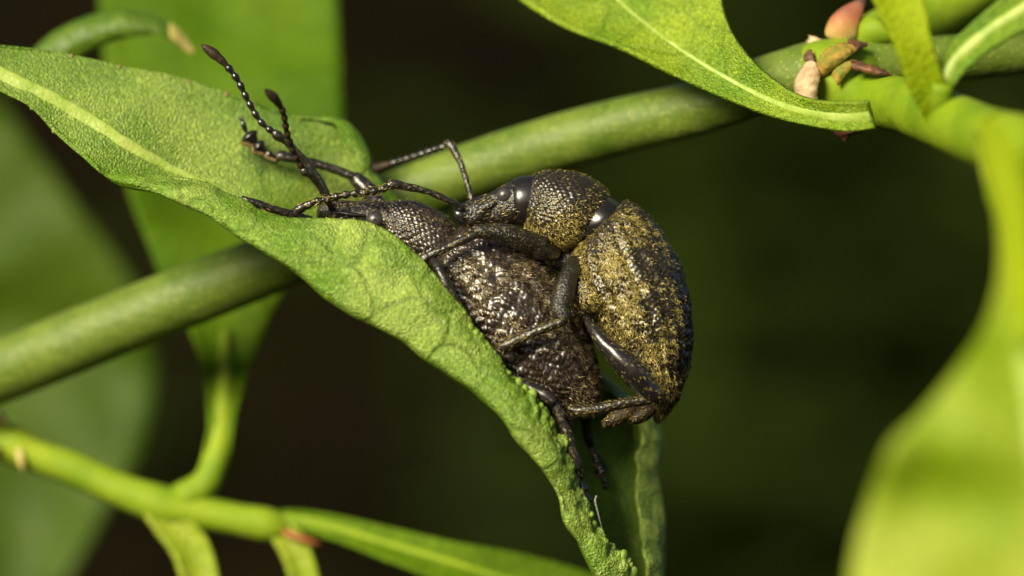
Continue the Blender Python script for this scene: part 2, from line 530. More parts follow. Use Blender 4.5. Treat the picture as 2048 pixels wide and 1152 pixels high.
# ------------------------------------------------------------------ generic leaf from two edges
def leaf_grid(st, nu=60, nv=17, cup=0.0, wob=0.004, seed=1.0, edge_wave=0.0, crease=0.0):
    """st rows: ax,ay,da, bx,by,db (two edges). cup>0 pushes the middle away from the camera"""
    p = np.array(st, float)
    c = 0.5 * (p[:, 0:2] + p[:, 3:5])
    t = np.concatenate([[0], np.cumsum(np.linalg.norm(np.diff(c, axis=0), axis=1) + 1)])
    q = cr(p, nu, t)
    A = np.array([W(r[0], r[1], r[2]) for r in q])
    B = np.array([W(r[3], r[4], r[5]) for r in q])
    v = np.linspace(0, 1, nv)[None, :, None]
    P = A[:, None] * (1 - v) + B[:, None] * v
    wdt = np.linalg.norm(A - B, axis=1)[:, None, None]
    P = P + np.array([0, 1.0, 0]) * cup * wdt * (4 * v * (1 - v)) + np.array([0, 1.0, 0]) * crease * wdt * (1 - np.abs(2 * v - 1))
    T = nrm(np.gradient(P, axis=0)); S = nrm(np.gradient(P, axis=1))
    Nn = nrm(np.cross(T, S))
    P = P + Nn * (wob * vnoise(P, 6, seed))[..., None]
    if edge_wave:
        e = np.abs(2 * v - 1) ** 3
        P = P + Nn * e * edge_wave * np.sin(np.linspace(0, 26, nu))[:, None, None]
    return P

def rib_grid(P, j, w0, w1, h, i0=0, i1=None, nv=9):
    """raised rib along column j of a leaf grid (towards the camera side)"""
    i1 = i1 or len(P)
    C = P[i0:i1, j]
    S = nrm(P[i0:i1, j + 1] - P[i0:i1, j - 1])
    T = nrm(np.gradient(C, axis=0))
    Nn = nrm(np.cross(T, S))
    Nn = Nn * np.where(Nn[:, 1:2] > 0, -1.0, 1.0)
    n = len(C)
    w = np.linspace(w0, w1, n)[:, None, None] / 1000.0
    a = np.linspace(0, 2 * np.pi, nv, endpoint=False)[None, :, None]
    return C[:, None] + S[:, None] * np.cos(a) * w + Nn[:, None] * np.sin(a) * w * h

def add_leaf(parent, st, mat, name='leaf', rib=None, th=0.010, label=None, rib_mat='midrib', nu=60, nv=17, **kw):
    P = leaf_grid(st, nu, nv, **kw)
    mb = MB(); mb.grid(P)
    o = mb.build(name, M[mat], parent)
    solid(o, th, 0.0)
    if label:
        o['label'] = label
    if rib:
        G = rib_grid(P, nv // 2, rib[0], rib[1], rib[2])
        mb = MB(); mb.grid(G, closed=True, caps=True)
        r = mb.build('midrib', M[rib_mat], o if parent else o)
    return o, P

# ------------------------------------------------------------------ main shrub shoot
shoot = thing('shrub_shoot', W(-200, 815, 520), 'thick green shrub stem running behind the weevils with its budding node and young leaves', 'shrub')
G = tube_grid([(-260, 838, 560, 66), (0, 742, 420, 65), (300, 622, 345, 63), (590, 505, 315, 60), (800, 398, 310, 58), (1000, 322, 300, 57),
               (1200, 263, 270, 57), (1400, 213, 200, 56), (1560, 160, 130, 56), (1640, 140, 100, 60), (1700, 132, 100, 55), (1850, 122, 140, 48), (2048, 104, 200, 45), (2400, 70, 330, 43)], 160, 40)
mb = MB(); mb.grid(G + 0.003 * vnoise(G, 9)[..., None], closed=True, caps=True)
mb.build('stem', M['stem'], shoot)
# node swelling
G = loft([(1596, 100, 1600, 196, 95, 30), (1612, 88, 1612, 222, 90, 66), (1640, 78, 1650, 240, 80, 78), (1690, 80, 1700, 246, 75, 74), (1730, 92, 1740, 225, 85, 58), (1760, 100, 1765, 190, 100, 30)], 30, 28)
mb = MB(); mb.grid(G + 0.006 * vnoise(G, 14)[..., None], closed=True, caps=True)
mb.build('node_swelling', M['twig'], shoot)
# side branchlet towards the viewer
G = tube_grid([(1620, 160, 80, 12), (1645, 166, 70, 42), (1690, 182, 55, 52), (1750, 198, 15, 55), (1810, 212, -80, 57), (1890, 240, -280, 61), (1970, 275, -520, 63), (2060, 300, -780, 66), (2200, 330, -1200, 60), (2500, 370, -1900, 50)], 60, 24)
mb = MB(); mb.grid(G, closed=True, caps=True)
br = mb.build('branchlet', M['branchlet'], shoot)
# leaf above the weevils, attached at the node
add_leaf(shoot, [(880, -170, 260, 1420, -190, 120), (940, -70, 190, 1432, -90, 70), (1035, -2, 130, 1441, 0, 30), (1140, 52, 80, 1458, 50, 0), (1240, 98, 40, 1484, 95, -30),
                 (1340, 142, 0, 1520, 138, -60), (1440, 188, -40, 1562, 172, -90), (1530, 226, -90, 1605, 194, -130), (1610, 250, -140, 1650, 203, -170), (1690, 262, -190, 1700, 205, -210), (1748, 256, -230, 1735, 205, -240)],
         'leaf_top', cup=0.12, crease=0.06, rib=(13, 19, 0.4), wob=0.012, label='broad fresh green leaf hanging above the stem', nu=90, nv=25)
# young leaves in front
add_leaf(shoot, [(1690, -160, -430, 1830, -170, -400), (1715, -70, -450, 1838, -80, -420), (1752, 10, -450, 1848, 0, -430), (1792, 100, -440, 1866, 90, -430), (1822, 180, -410, 1892, 175, -400), (1856, 250, -350, 1896, 248, -350)],
         'leaf_young', cup=0.08, rib_mat='leaf_young', rib=(8, 14, 0.5), wob=0.02)
add_leaf(shoot, [(1868, 150, -400, 1908, 172, -405), (1892, 102, -395, 1935, 135, -405), (1930, 60, -390, 1980, 98, -405), (1985, 10, -385, 2045, 64, -405), (2060, -50, -380, 2140, 20, -405), (2160, -130, -370, 2260, -50, -400), (2260, -200, -360, 2290, -180, -370)],
         'leaf_top', cup=0.1, rib=(14, 14, 0.7), wob=0.01)
G = tube_grid([(1885, 165, -400, 22), (1880, 200, -370, 26), (1878, 240, -280, 30)], 14, 12)
mb = MB(); mb.grid(G, closed=True, caps=True); mb.build('petiole', M['twig'], shoot)
G = tube_grid([(2005, 270, -640, 50), (2018, 340, -860, 50), (2038, 430, -1100, 44), (2050, 540, -1320, 40), (2065, 680, -1500, 30)], 30, 18)
mb = MB(); mb.grid(G, closed=True, caps=True); mb.build('petiole', M['leaf_young'], shoot)
add_leaf(shoot, [(1945, 285, -640, 2060, 300, -700), (1978, 380, -920, 2075, 390, -960), (1996, 480, -1160, 2085, 490, -1200), (1990, 590, -1350, 2110, 600, -1380), (1945, 700, -1480, 2180, 700, -1520),
                 (1868, 800, -1560, 2290, 820, -1600), (1790, 890, -1600, 2400, 950, -1660), (1738, 1000, -1530, 2480, 1100, -1700), (1705, 1130, -1540, 2520, 1250, -1740), (1700, 1300, -1550, 2500, 1420, -1760), (1780, 1500, -1560, 2420, 1560, -1760), (2000, 1700, -1580, 2200, 1740, -1700)],
         'leaf_fore', cup=0.06, crease=0.08, rib=(34, 10, 0.7), wob=0.03, label='large blurred yellow-green leaf hanging from the branchlet in front')
# shoot behind the stem, top right
G = tube_grid([(1690, 110, 160, 40), (1760, 72, 230, 52), (1850, 35, 320, 58), (1930, -10, 380, 56), (2060, -90, 480, 50), (2300, -240, 650, 46)], 40, 20)
mb = MB(); mb.grid(G, closed=True, caps=True); mb.build('side_shoot', M['twig'], shoot)
# buds and scales on the node
G = loft([(1666, 84, 1686, 92, 95, 12), (1652, 66, 1702, 82, 92, 22), (1658, 40, 1716, 72, 90, 24), (1678, 18, 1722, 46, 92, 20), (1702, 4, 1730, 18, 96, 12), (1728, -10, 1736, -4, 100, 3)], 50, 40)
mb = MB(); mb.grid(G + 0.005 * vnoise(G, 28, 3)[..., None], closed=True, caps=True); o = mb.build('bud', M['pink_bud'], shoot); o['label'] = 'pink pointed bud on the node'
G = loft([(1700, 80, 1720, 100, 110, 14), (1712, 48, 1756, 96, 105, 36), (1738, 30, 1790, 90, 105, 44), (1770, 40, 1800, 90, 110, 36), (1800, 60, 1806, 78, 120, 6)], 22, 20)
mb = MB(); mb.grid(G, closed=True, caps=True); mb.build('bud', M['twig'], shoot)
def scale_part(st, mat, cup, label=None, th=0.006):
    P = leaf_grid(st, 40, 15, cup=cup, wob=0.008, seed=st[0][0])
    P = P + (0.0035 * vnoise(P, 45, 2) + 0.002 * vnoise(P, 110, 3))[..., None] * np.array([0.5, -1, 0.6])
    jag = rng.uniform(-1, 1, (40, 2))
    S = P[:, 1] - P[:, 0]; P[:, 0] += S * jag[:, :1] * 0.8
    S = P[:, -1] - P[:, -2]; P[:, -1] += S * jag[:, 1:] * 0.8
    mb = MB(); mb.grid(P)
    o = mb.build('bud_scale', M[mat], shoot)
    solid(o, th * 0.7, 0.0)
    if label:
        o['label'] = label
    return o
scale_part([(1630, 150, 2, 1644, 158, 0), (1634, 122, -6, 1668, 140, -12), (1648, 100, -4, 1690, 122, -22), (1672, 86, 10, 1706, 108, -18), (1698, 82, 30, 1716, 100, 0), (1712, 84, 40, 1722, 98, 10)], 'ochre', -0.3, 'ochre curled bud scale with a dark torn tip')
scale_part([(1694, 83, 22, 1712, 104, -4), (1708, 82, 28, 1716, 98, 4), (1722, 86, 30, 1722, 96, 16), (1734, 88, 34, 1732, 92, 30)], 'brown', -0.2)
scale_part([(1590, 190, 0, 1632, 206, -20), (1592, 165, -4, 1634, 180, -26), (1602, 142, 0, 1638, 152, -20), (1616, 122, 10, 1634, 128, 0)], 'tan', -0.35, 'dry whitish tan bud scale clasping the node')
scale_part([(1613, 124, 10, 1626, 128, 4), (1610, 112, 14, 1626, 114, 8), (1618, 102, 22, 1622, 102, 20)], 'brown', -0.2)
scale_part([(1700, 120, -20, 1708, 140, -40), (1728, 126, -40, 1732, 146, -54), (1758, 136, -50, 1758, 152, -58), (1784, 147, -54, 1784, 151, -56)], 'brown', -0.4)
scale_part([(1664, 150, -6, 1676, 172, -14), (1668, 132, -6, 1688, 156, -18), (1680, 122, -6, 1704, 138, -22), (1700, 120, -10, 1712, 130, -22), (1712, 122, -14, 1716, 126, -18)], 'ochre', -0.3)
scale_part([(1660, 256, 20, 1730, 258, 10), (1668, 268, 18, 1722, 266, 14), (1684, 280, 20, 1706, 270, 18), (1690, 286, 22, 1692, 284, 22)], 'brown', -0.2)
scale_part([(1620, 72, 100, 1660, 86, 80), (1618, 80, 96, 1655, 94, 78), (1612, 86, 96, 1640, 98, 84)], 'tan', -0.2)

# ------------------------------------------------------------------ lower-left leafy twig
twig = thing('leafy_twig', W(-120, 830, 560), 'thin yellow-green twig with several leaves below the thick stem', 'twig')
G = tube_grid([(-160, 800, 580, 36), (-10, 872, 540, 34), (30, 892, 530, 40), (70, 910, 525, 34), (140, 935, 520, 34), (250, 984, 510, 35), (320, 1008, 505, 39), (380, 1020, 505, 35), (470, 1038, 500, 32), (545, 1052, 500, 33), (580, 1060, 500, 14)], 60, 22)
mb = MB(); mb.grid(G, closed=True, caps=True); mb.build('stem', M['twig'], twig)
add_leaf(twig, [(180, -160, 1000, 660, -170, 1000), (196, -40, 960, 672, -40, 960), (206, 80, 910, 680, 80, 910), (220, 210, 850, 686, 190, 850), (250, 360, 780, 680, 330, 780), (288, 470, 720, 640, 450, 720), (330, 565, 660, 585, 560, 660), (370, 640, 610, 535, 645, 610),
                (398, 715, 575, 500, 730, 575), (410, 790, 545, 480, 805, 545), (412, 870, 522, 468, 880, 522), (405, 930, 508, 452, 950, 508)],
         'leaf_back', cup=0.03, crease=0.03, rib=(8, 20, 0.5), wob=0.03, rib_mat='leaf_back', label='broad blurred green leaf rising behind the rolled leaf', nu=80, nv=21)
G = tube_grid([(449, 660, 606, 8), (450, 730, 572, 14), (446, 800, 546, 22), (441, 860, 528, 26), (432, 915, 515, 28), (412, 965, 505, 29), (360, 1000, 502, 33)], 24, 16)
mb = MB(); mb.grid(G, closed=True, caps=True); mb.build('petiole', M['twig'], twig)
add_leaf(twig, [(282, 1016, 480, 320, 1000, 490), (310, 1060, 465, 366, 1030, 480), (345, 1110, 450, 412, 1075, 470), (365, 1170, 440, 436, 1150, 460), (370, 1260, 430, 440, 1260, 450), (395, 1380, 420, 410, 1380, 430)], 'leaf_fore', cup=0.25, wob=0.005)
add_leaf(twig, [(528, 1058, 490, 566, 1036, 490), (552, 1090, 475, 596, 1060, 480), (575, 1140, 460, 622, 1105, 470), (590, 1210, 450, 640, 1180, 460), (600, 1300, 440, 640, 1300, 450), (618, 1390, 440, 624, 1390, 440)], 'leaf_fore', cup=0.25, wob=0.005)
add_leaf(twig, [(520, 1050, 495, 530, 1030, 495), (580, 1056, 490, 580, 1020, 495), (660, 1078, 470, 662, 1028, 490), (760, 1116, 440, 780, 1054, 480), (860, 1160, 420, 900, 1082, 470), (960, 1200, 410, 1030, 1105, 470), (1080, 1235, 410, 1130, 1130, 480), (1190, 1240, 430, 1210, 1160, 490), (1290, 1220, 470, 1292, 1212, 490)],
         'leaf_back', cup=0.12, rib=(14, 6, 0.7), wob=0.01, rib_mat='twig', label='narrow green leaf stretching along below the rolled leaf')
G = loft([(566, 1056, 564, 1070, 470, 5), (585, 1062, 578, 1075, 460, 8), (610, 1072, 603, 1085, 455, 8), (628, 1080, 624, 1089, 455, 5), (640, 1088, 638, 1091, 455, 2)], 18, 14)
mb = MB(); mb.grid(G, closed=True, caps=True); o = mb.build('bud', M['red_bud'], twig); o['label'] = 'small brick-red bud'
for (x, y, dx, dy) in ((38, 905, 8, 36), (8, 850, -6, -30), (-6, 900, -10, 24)):
    G = tube_grid([(x, y - 6, 490, 9), (x + dx * .5, y + dy * .5, 480, 8), (x + dx, y + dy, 478, 2)], 10, 10)
    mb = MB(); mb.grid(G, closed=True, caps=True); mb.build('stipule', M['yellow'] if x > 0 else M['brown'], twig)

# ------------------------------------------------------------------ left background leaf, curled leaf tip
lf = thing('broad_leaf', W(-300, 100, 1800), 'large pale blurred leaf hanging behind the left end of the thick stem', 'leaf')
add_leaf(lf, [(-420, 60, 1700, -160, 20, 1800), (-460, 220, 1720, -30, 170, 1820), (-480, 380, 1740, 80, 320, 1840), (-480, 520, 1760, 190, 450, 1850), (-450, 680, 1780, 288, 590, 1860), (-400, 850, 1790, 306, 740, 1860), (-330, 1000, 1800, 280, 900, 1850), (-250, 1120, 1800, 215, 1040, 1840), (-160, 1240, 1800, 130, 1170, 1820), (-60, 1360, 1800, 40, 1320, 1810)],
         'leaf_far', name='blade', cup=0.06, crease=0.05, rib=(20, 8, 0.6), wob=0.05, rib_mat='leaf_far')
cl = thing('curled_leaf', W(40, 160, 450), 'small dark green leaf arching over with a curled yellow tip', 'leaf')
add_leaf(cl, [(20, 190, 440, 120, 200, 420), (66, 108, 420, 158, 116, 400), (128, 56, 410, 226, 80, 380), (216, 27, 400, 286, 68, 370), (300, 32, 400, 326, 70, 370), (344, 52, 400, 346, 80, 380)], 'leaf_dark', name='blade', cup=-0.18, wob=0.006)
add_leaf(cl, [(338, 47, 399, 340, 76, 374), (352, 56, 400, 352, 84, 380), (370, 76, 402, 364, 96, 390), (388, 104, 405, 380, 106, 400)], 'yellow', name='tip', cup=-0.15, wob=0.003)

# ------------------------------------------------------------------ the rolled leaf that holds the weevils
roll = thing('rolled_leaf', W(-150, 90, 20), 'bright green leaf with pale midrib, its edge rolled up around the weevils', 'leaf')
# front margin F, outer fold B, back margin K, flatness c (0 flat .. 1 trough), depths dF, dB, dK, width of back roll
LS = [
 # Fx,Fy,dF     Bx,By,dB        Kx,Ky,dK       cup  kroll
 (-150, 112, 0,  -148, 108, 2,   -140, 84, 20,   0.0, 0.0),
 (-70, 142, -8,  -66, 136, -4,   -60, 88, 25,    0.0, 0.0),
 (0, 182, -14,    6, 174, -10,    20, 96, 40,    0.0, 0.0),
 (60, 214, -20,   66, 206, -16,  120, 108, 60,   0.0, 0.0),
 (112, 268, -26, 120, 260, -22,  240, 134, 80,   0.0, 0.0),
 (165, 314, -34, 174, 308, -30,  360, 158, 100,  0.0, 0.0),
 (212, 350, -52, 224, 356, -30,  450, 188, 120,  0.05, 0.0),
 (262, 352, -86, 262, 374, -30,  530, 216, 130,  0.15, 0.0),
 (345, 350, -110, 338, 398, -36, 606, 238, 140,  0.3, 0.0),
 (430, 366, -126, 420, 434, -44, 680, 246, 148,  0.5, 0.04),
 (480, 396, -138, 480, 474, -55, 706, 266, 154,  0.6, 0.10),
 (536, 428, -150, 535, 508, -62, 730, 305, 160,  0.75, 0.12),
 (610, 438, -156, 590, 546, -70, 760, 358, 164,  0.9, 0.12),
 (690, 442, -160, 650, 590, -75, 815, 425, 172,  1.0, 0.10),
 (764, 457, -164, 712, 632, -80, 900, 500, 182,  1.0, 0.10),
 (828, 510, -168, 780, 676, -85, 1000, 580, 190, 1.0, 0.10),
 (876, 566, -172, 846, 716, -88, 1080, 650, 196, 1.0, 0.10),
 (925, 620, -174, 900, 752, -90, 1150, 710, 200, 1.0, 0.10),
 (985, 696, -174, 952, 784, -90, 1230, 775, 200, 1.0, 0.10),
 (1038, 770, -172, 1006, 826, -88, 1300, 830, 196, 1.0, 0.13),
 (1078, 815, -168, 1036, 876, -84, 1325, 872, 190, 0.9, 0.15),
 (1120, 874, -160, 1066, 914, -76, 1318, 915, 180, 0.85, 0.17),
 (1148, 935, -150, 1092, 950, -66, 1313, 955, 170, 0.8, 0.17),
 (1168, 984, -140, 1110, 990, -56, 1321, 1000, 160, 0.8, 0.2),
 (1188, 1036, -130, 1128, 1038, -46, 1326, 1050, 150, 0.8, 0.22),
 (1222, 1082, -118, 1150, 1080, -36, 1328, 1095, 140, 0.8, 0.25),
 (1264, 1134, -100, 1180, 1142, -20, 1328, 1150, 125, 0.7, 0.25),
 (1280, 1190, -80, 1225, 1205, -10, 1325, 1205, 100, 0.5, 0.15),
 (1300, 1290, 0, 1296, 1292, 5, 1312, 1292, 30, 0.1, 0.0),
]
def rolled_leaf():
    rows = []
    for (fx, fy, df, bx, by, db, kx, ky, dk, c, kr) in LS:
        F, B, K = np.array([fx, fy, df], float), np.array([bx, by, db], float), np.array([kx, ky, dk], float)
        nB = (B - F)[:2]
        out = np.array([0, 0, -1.0])
        pts = [F]
        cf = min(1.0, 4.0 * c)
        d1 = F * 0.72 + B * 0.28; d1[2] = F[2] - 34 * cf
        d2 = F * 0.34 + B * 0.66; d2[2] = F[2] - 52 * cf
        B2 = B.copy(); B2[2] = B[2] * (1 - cf) + (F[2] - 34) * cf
        pts += [d1, d2, B2]
        for s, extra in ((0.10, 62), (0.32, 120), (0.60, 90), (0.85, 36)):
            q = B * (1 - s) + K * s
            q[2] += extra * c
            pts.append(q)
        pts.append(K)
        r1 = K * (1 - kr) + B * kr; r1[2] = K[2] - 380 * kr
        r0 = K * (1 - kr * .25) + B * kr * .25; r0[2] = K[2] - 200 * kr
        pts += [r0, r1]
        rows.append(np.array(pts))
    Q = np.array(rows)                                   # stations x 11 x 3
    nu, nv = 460, 150
    tu = np.concatenate([[0], np.cumsum(np.linalg.norm(np.diff((Q[:, 0] + Q[:, 3] + Q[:, 8]) / 3, axis=0), axis=1))])
    Qu = np.stack([cr(Q[:, j], nu, tu) for j in range(Q.shape[1])], 1)
    tv = np.array([0, .07, .14, .22, .30, .44, .60, .76, .88, .93, 1.0])
    Qv = np.stack([cr(Qu[i], nv, tv) for i in range(nu)], 0)
    y = Qv[..., 2] / 1000.0
    k = (D + y) / D
    P = np.stack([(Qv[..., 0] - 1024) / 1000 * k, y, (576 - Qv[..., 1]) / 1000 * k], -1)
    T = nrm(np.gradient(P, axis=0)); S = nrm(np.gradient(P, axis=1))
    Nn = nrm(np.cross(T, S))
    U = np.linspace(0, 1, nu)[:, None] * np.ones((1, nv)); V = np.linspace(0, 1, nv)[None] * np.ones((nu, 1))
    bl = np.clip((U - 0.22) / 0.2, 0, 1)
    # blistered lamina between the veins, crimped margin towards the tip
    front = np.exp(-(V / 0.24) ** 4)
    h = 0.010 * vnoise(P, 7, 1) * (0.4 + bl) + (0.005 * vnoise(P, 15, 2) + 0.007 * (0.25 - np.abs(vnoise(P, 11, 5)))) * bl * (0.35 + front)
    crimp = np.clip((U - 0.62) / 0.15, 0, 1) * np.exp(-(V / 0.09) ** 2) + 0.25 * bl * np.exp(-(V / 0.07) ** 2)
    h += crimp * (0.009 * vnoise(P, 34, 9) + 0.008 * vnoise(P, 75, 10))
    rollb = np.exp(-((1 - V) / 0.10) ** 2) * bl
    h += rollb * 0.012 * vnoise(P, 26, 4)
    P = P + Nn * h[..., None]
    return P, Nn, U, V, tu / tu[-1]
RP, RN, RU, RV, RTU = rolled_leaf()
mb = MB(); mb.grid(RP)
fm = (((RV < 0.225) & (RU > 0.20)) | ((RV > 0.885) & (RU > 0.33)))[:-1, :-1].ravel().astype(int)
mb.m = [int(1 - k) for k in fm]
blade = mb.build('blade', [M['leaf_main'], M['leaf_in']], roll)
solid(blade, 0.006, 0.0)
# pale midrib, visible on the flat left part
j_mid = int(0.40 * RP.shape[1])
def leaf_at(px, py, u_max=0.6):
    """grid index of the leaf surface that is seen at a photo pixel"""
    X = RP[..., 0] * D / (D + RP[..., 1]) * 1000 + 1024
    Y = 576 - RP[..., 2] * D / (D + RP[..., 1]) * 1000
    d = (X - px) ** 2 + (Y - py) ** 2
    d = np.where((RU < u_max) & (RV > 0.2), d, 1e9)
    return np.unravel_index(np.argmin(d), d.shape)
rib_px = cr([(-140, 96), (-60, 122), (0, 150), (60, 178), (120, 208), (200, 256), (270, 300), (330, 332), (372, 350), (420, 376)], 70)
RC = np.array([RP[leaf_at(*p)] for p in rib_px])
RC = np.stack([np.convolve(np.pad(RC[:, k], 4, 'edge'), np.ones(9) / 9, 'valid') for k in range(3)], 1)
Tn = nrm(np.gradient(RC, axis=0)); Sx = nrm(np.cross(Tn, np.array([0, -1.0, 0.25]))); Nx = nrm(np.cross(Sx, Tn))
Nx = Nx * np.where(Nx[:, 1:2] > 0, -1.0, 1.0)
ws = np.interp(np.linspace(0, 1, 70), [0, .25, .7, 1], [19, 17, 14, 5])[:, None, None] / 1000
an = np.linspace(0, 2 * np.pi, 14, endpoint=False)[None, :, None]
Gm = RC[:, None] + Nx[:, None] * 0.003 + Sx[:, None] * np.cos(an) * ws + Nx[:, None] * np.sin(an) * ws * 0.30
mb = MB(); mb.grid(Gm + 0.002 * vnoise(Gm, 30)[..., None], closed=True, caps=True)
mb.build('midrib', M['midrib'], roll)
# marginal gland teeth (each a small part; shared meshes)
def tooth_mesh(name, mat, elong):
    mb = MB()
    th = np.linspace(0, 2 * np.pi, 10, endpoint=False)
    rows = []
    for z, r in ((-0.9, 0.5), (-0.4, 0.95), (0.15, 1.0), (0.6, 0.75), (0.9, 0.4)):
        rows.append(np.stack([np.cos(th) * r * (1 + .1 * np.sin(3 * th)), np.sin(th) * r, np.full(10, z * elong)], -1))
    mb.grid(np.array(rows), closed=True, caps=True)
    me_o = mb.build(name, mat)
    me = me_o.data
    bpy.data.objects.remove(me_o)
    return me
me_t = tooth_mesh('margin_tooth', M['tooth'], 0.9)
me_b = tooth_mesh('margin_tooth', M['tooth_tip'], 1.2)
def put_tooth(me, p, out, r):
    o = bpy.data.objects.new('margin_tooth', me)
    SC.collection.objects.link(o)
    o.parent = roll
    o.location = Vector(p) - Vector(roll['_w'])
    o.rotation_euler = (Vector(out).normalized() + Vector(rng.normal(0, .25, 3))).to_track_quat('Z', 'Y').to_euler()
    o.scale = (r * rng.uniform(.7, 1.0), r * rng.uniform(.9, 1.6), r * rng.uniform(.8, 1.5))
nu_ = RP.shape[0]
u = 0.655
while u < 0.985:
    i = int(u * (nu_ - 1))
    put_tooth(me_t, RP[i, 2], RP[i, 0] - RP[i, 4], rng.choice([0.005, 0.0065, 0.008, 0.0105]))
    u += rng.uniform(0.006, 0.014)
jk = int(0.88 * 149)
for (px, py) in ((142, 114), (243, 138), (378, 163), (452, 190), (512, 212), (598, 238)):
    d = [(abs((RP[i, jk, 0] * D / (D + RP[i, jk, 1]) * 1000 + 1024) - px), i) for i in range(nu_ // 2)]
    i = min(d)[1]
    put_tooth(me_b, RP[i, jk] + np.array([0, -0.003, 0.001]), RP[i, jk] - RP[i, jk - 6], 0.0038)
for (px, py) in ((63, 206), (108, 262), (200, 342)):
    d = [(abs((RP[i, 0, 0] * D / (D + RP[i, 0, 1]) * 1000 + 1024) - px), i) for i in range(nu_ // 3)]
    i = min(d)[1]
    put_tooth(me_t, RP[i, 0], RP[i, 0] - RP[i, 4], 0.004)

# ------------------------------------------------------------------ weevils
def beads(mb, pts, n, mat, club_mat, club=True):
    """funicle of bead segments along pts, ending in a spindle club; rows px,py,d,r"""
    q = cr(pts, 200)
    L = np.concatenate([[0], np.cumsum(np.linalg.norm(np.diff(q[:, :3], axis=0), axis=1))])
    L /= L[-1]
    fu = 0.72 if club else 1.0
    rr = []
    for s in np.linspace(0, fu, n * 8 + 1):
        ph = (s / fu * n) % 1.0
        r = 0.62 + 0.42 * math.sin(math.pi * min(1, max(0, ph ** 1.7)))
        row = [np.interp(s, L, q[:, k]) for k in range(4)]
        row[3] *= r
        rr.append(row)
    mb.grid(tube_grid_raw(rr), closed=True, caps=True, mat=mat)
    if club:
        rr = []
        for s, k in zip(np.linspace(fu - .01, 1, 22), np.interp(np.linspace(0, 1, 22), [0, .15, .3, .33, .5, .62, .65, .8, .95, 1], [.6, .88, 1.08, 1.0, 1.25, 1.22, 1.12, .88, .38, .1])):
            row = [np.interp(s, L, q[:, c]) for c in range(4)]
            row[3] *= k
            rr.append(row)
        mb.grid(tube_grid_raw(rr), closed=True, caps=True, mat=club_mat)

def tube_grid_raw(rows, nv=12):
    q = np.array(rows, float)
    C = np.array([W(*r[:3]) for r in q]); R = q[:, 3] / 1000.0
    T = nrm(np.gradient(C, axis=0))
    A = nrm(np.cross(T, np.array([0.05, 1.0, 0.02]))); B = np.cross(T, A)
    th = np.linspace(0, 2 * np.pi, nv, endpoint=False)
    return C[:, None] + R[:, None, None] * (np.cos(th)[None, :, None] * A[:, None] + np.sin(th)[None, :, None] * B[:, None])

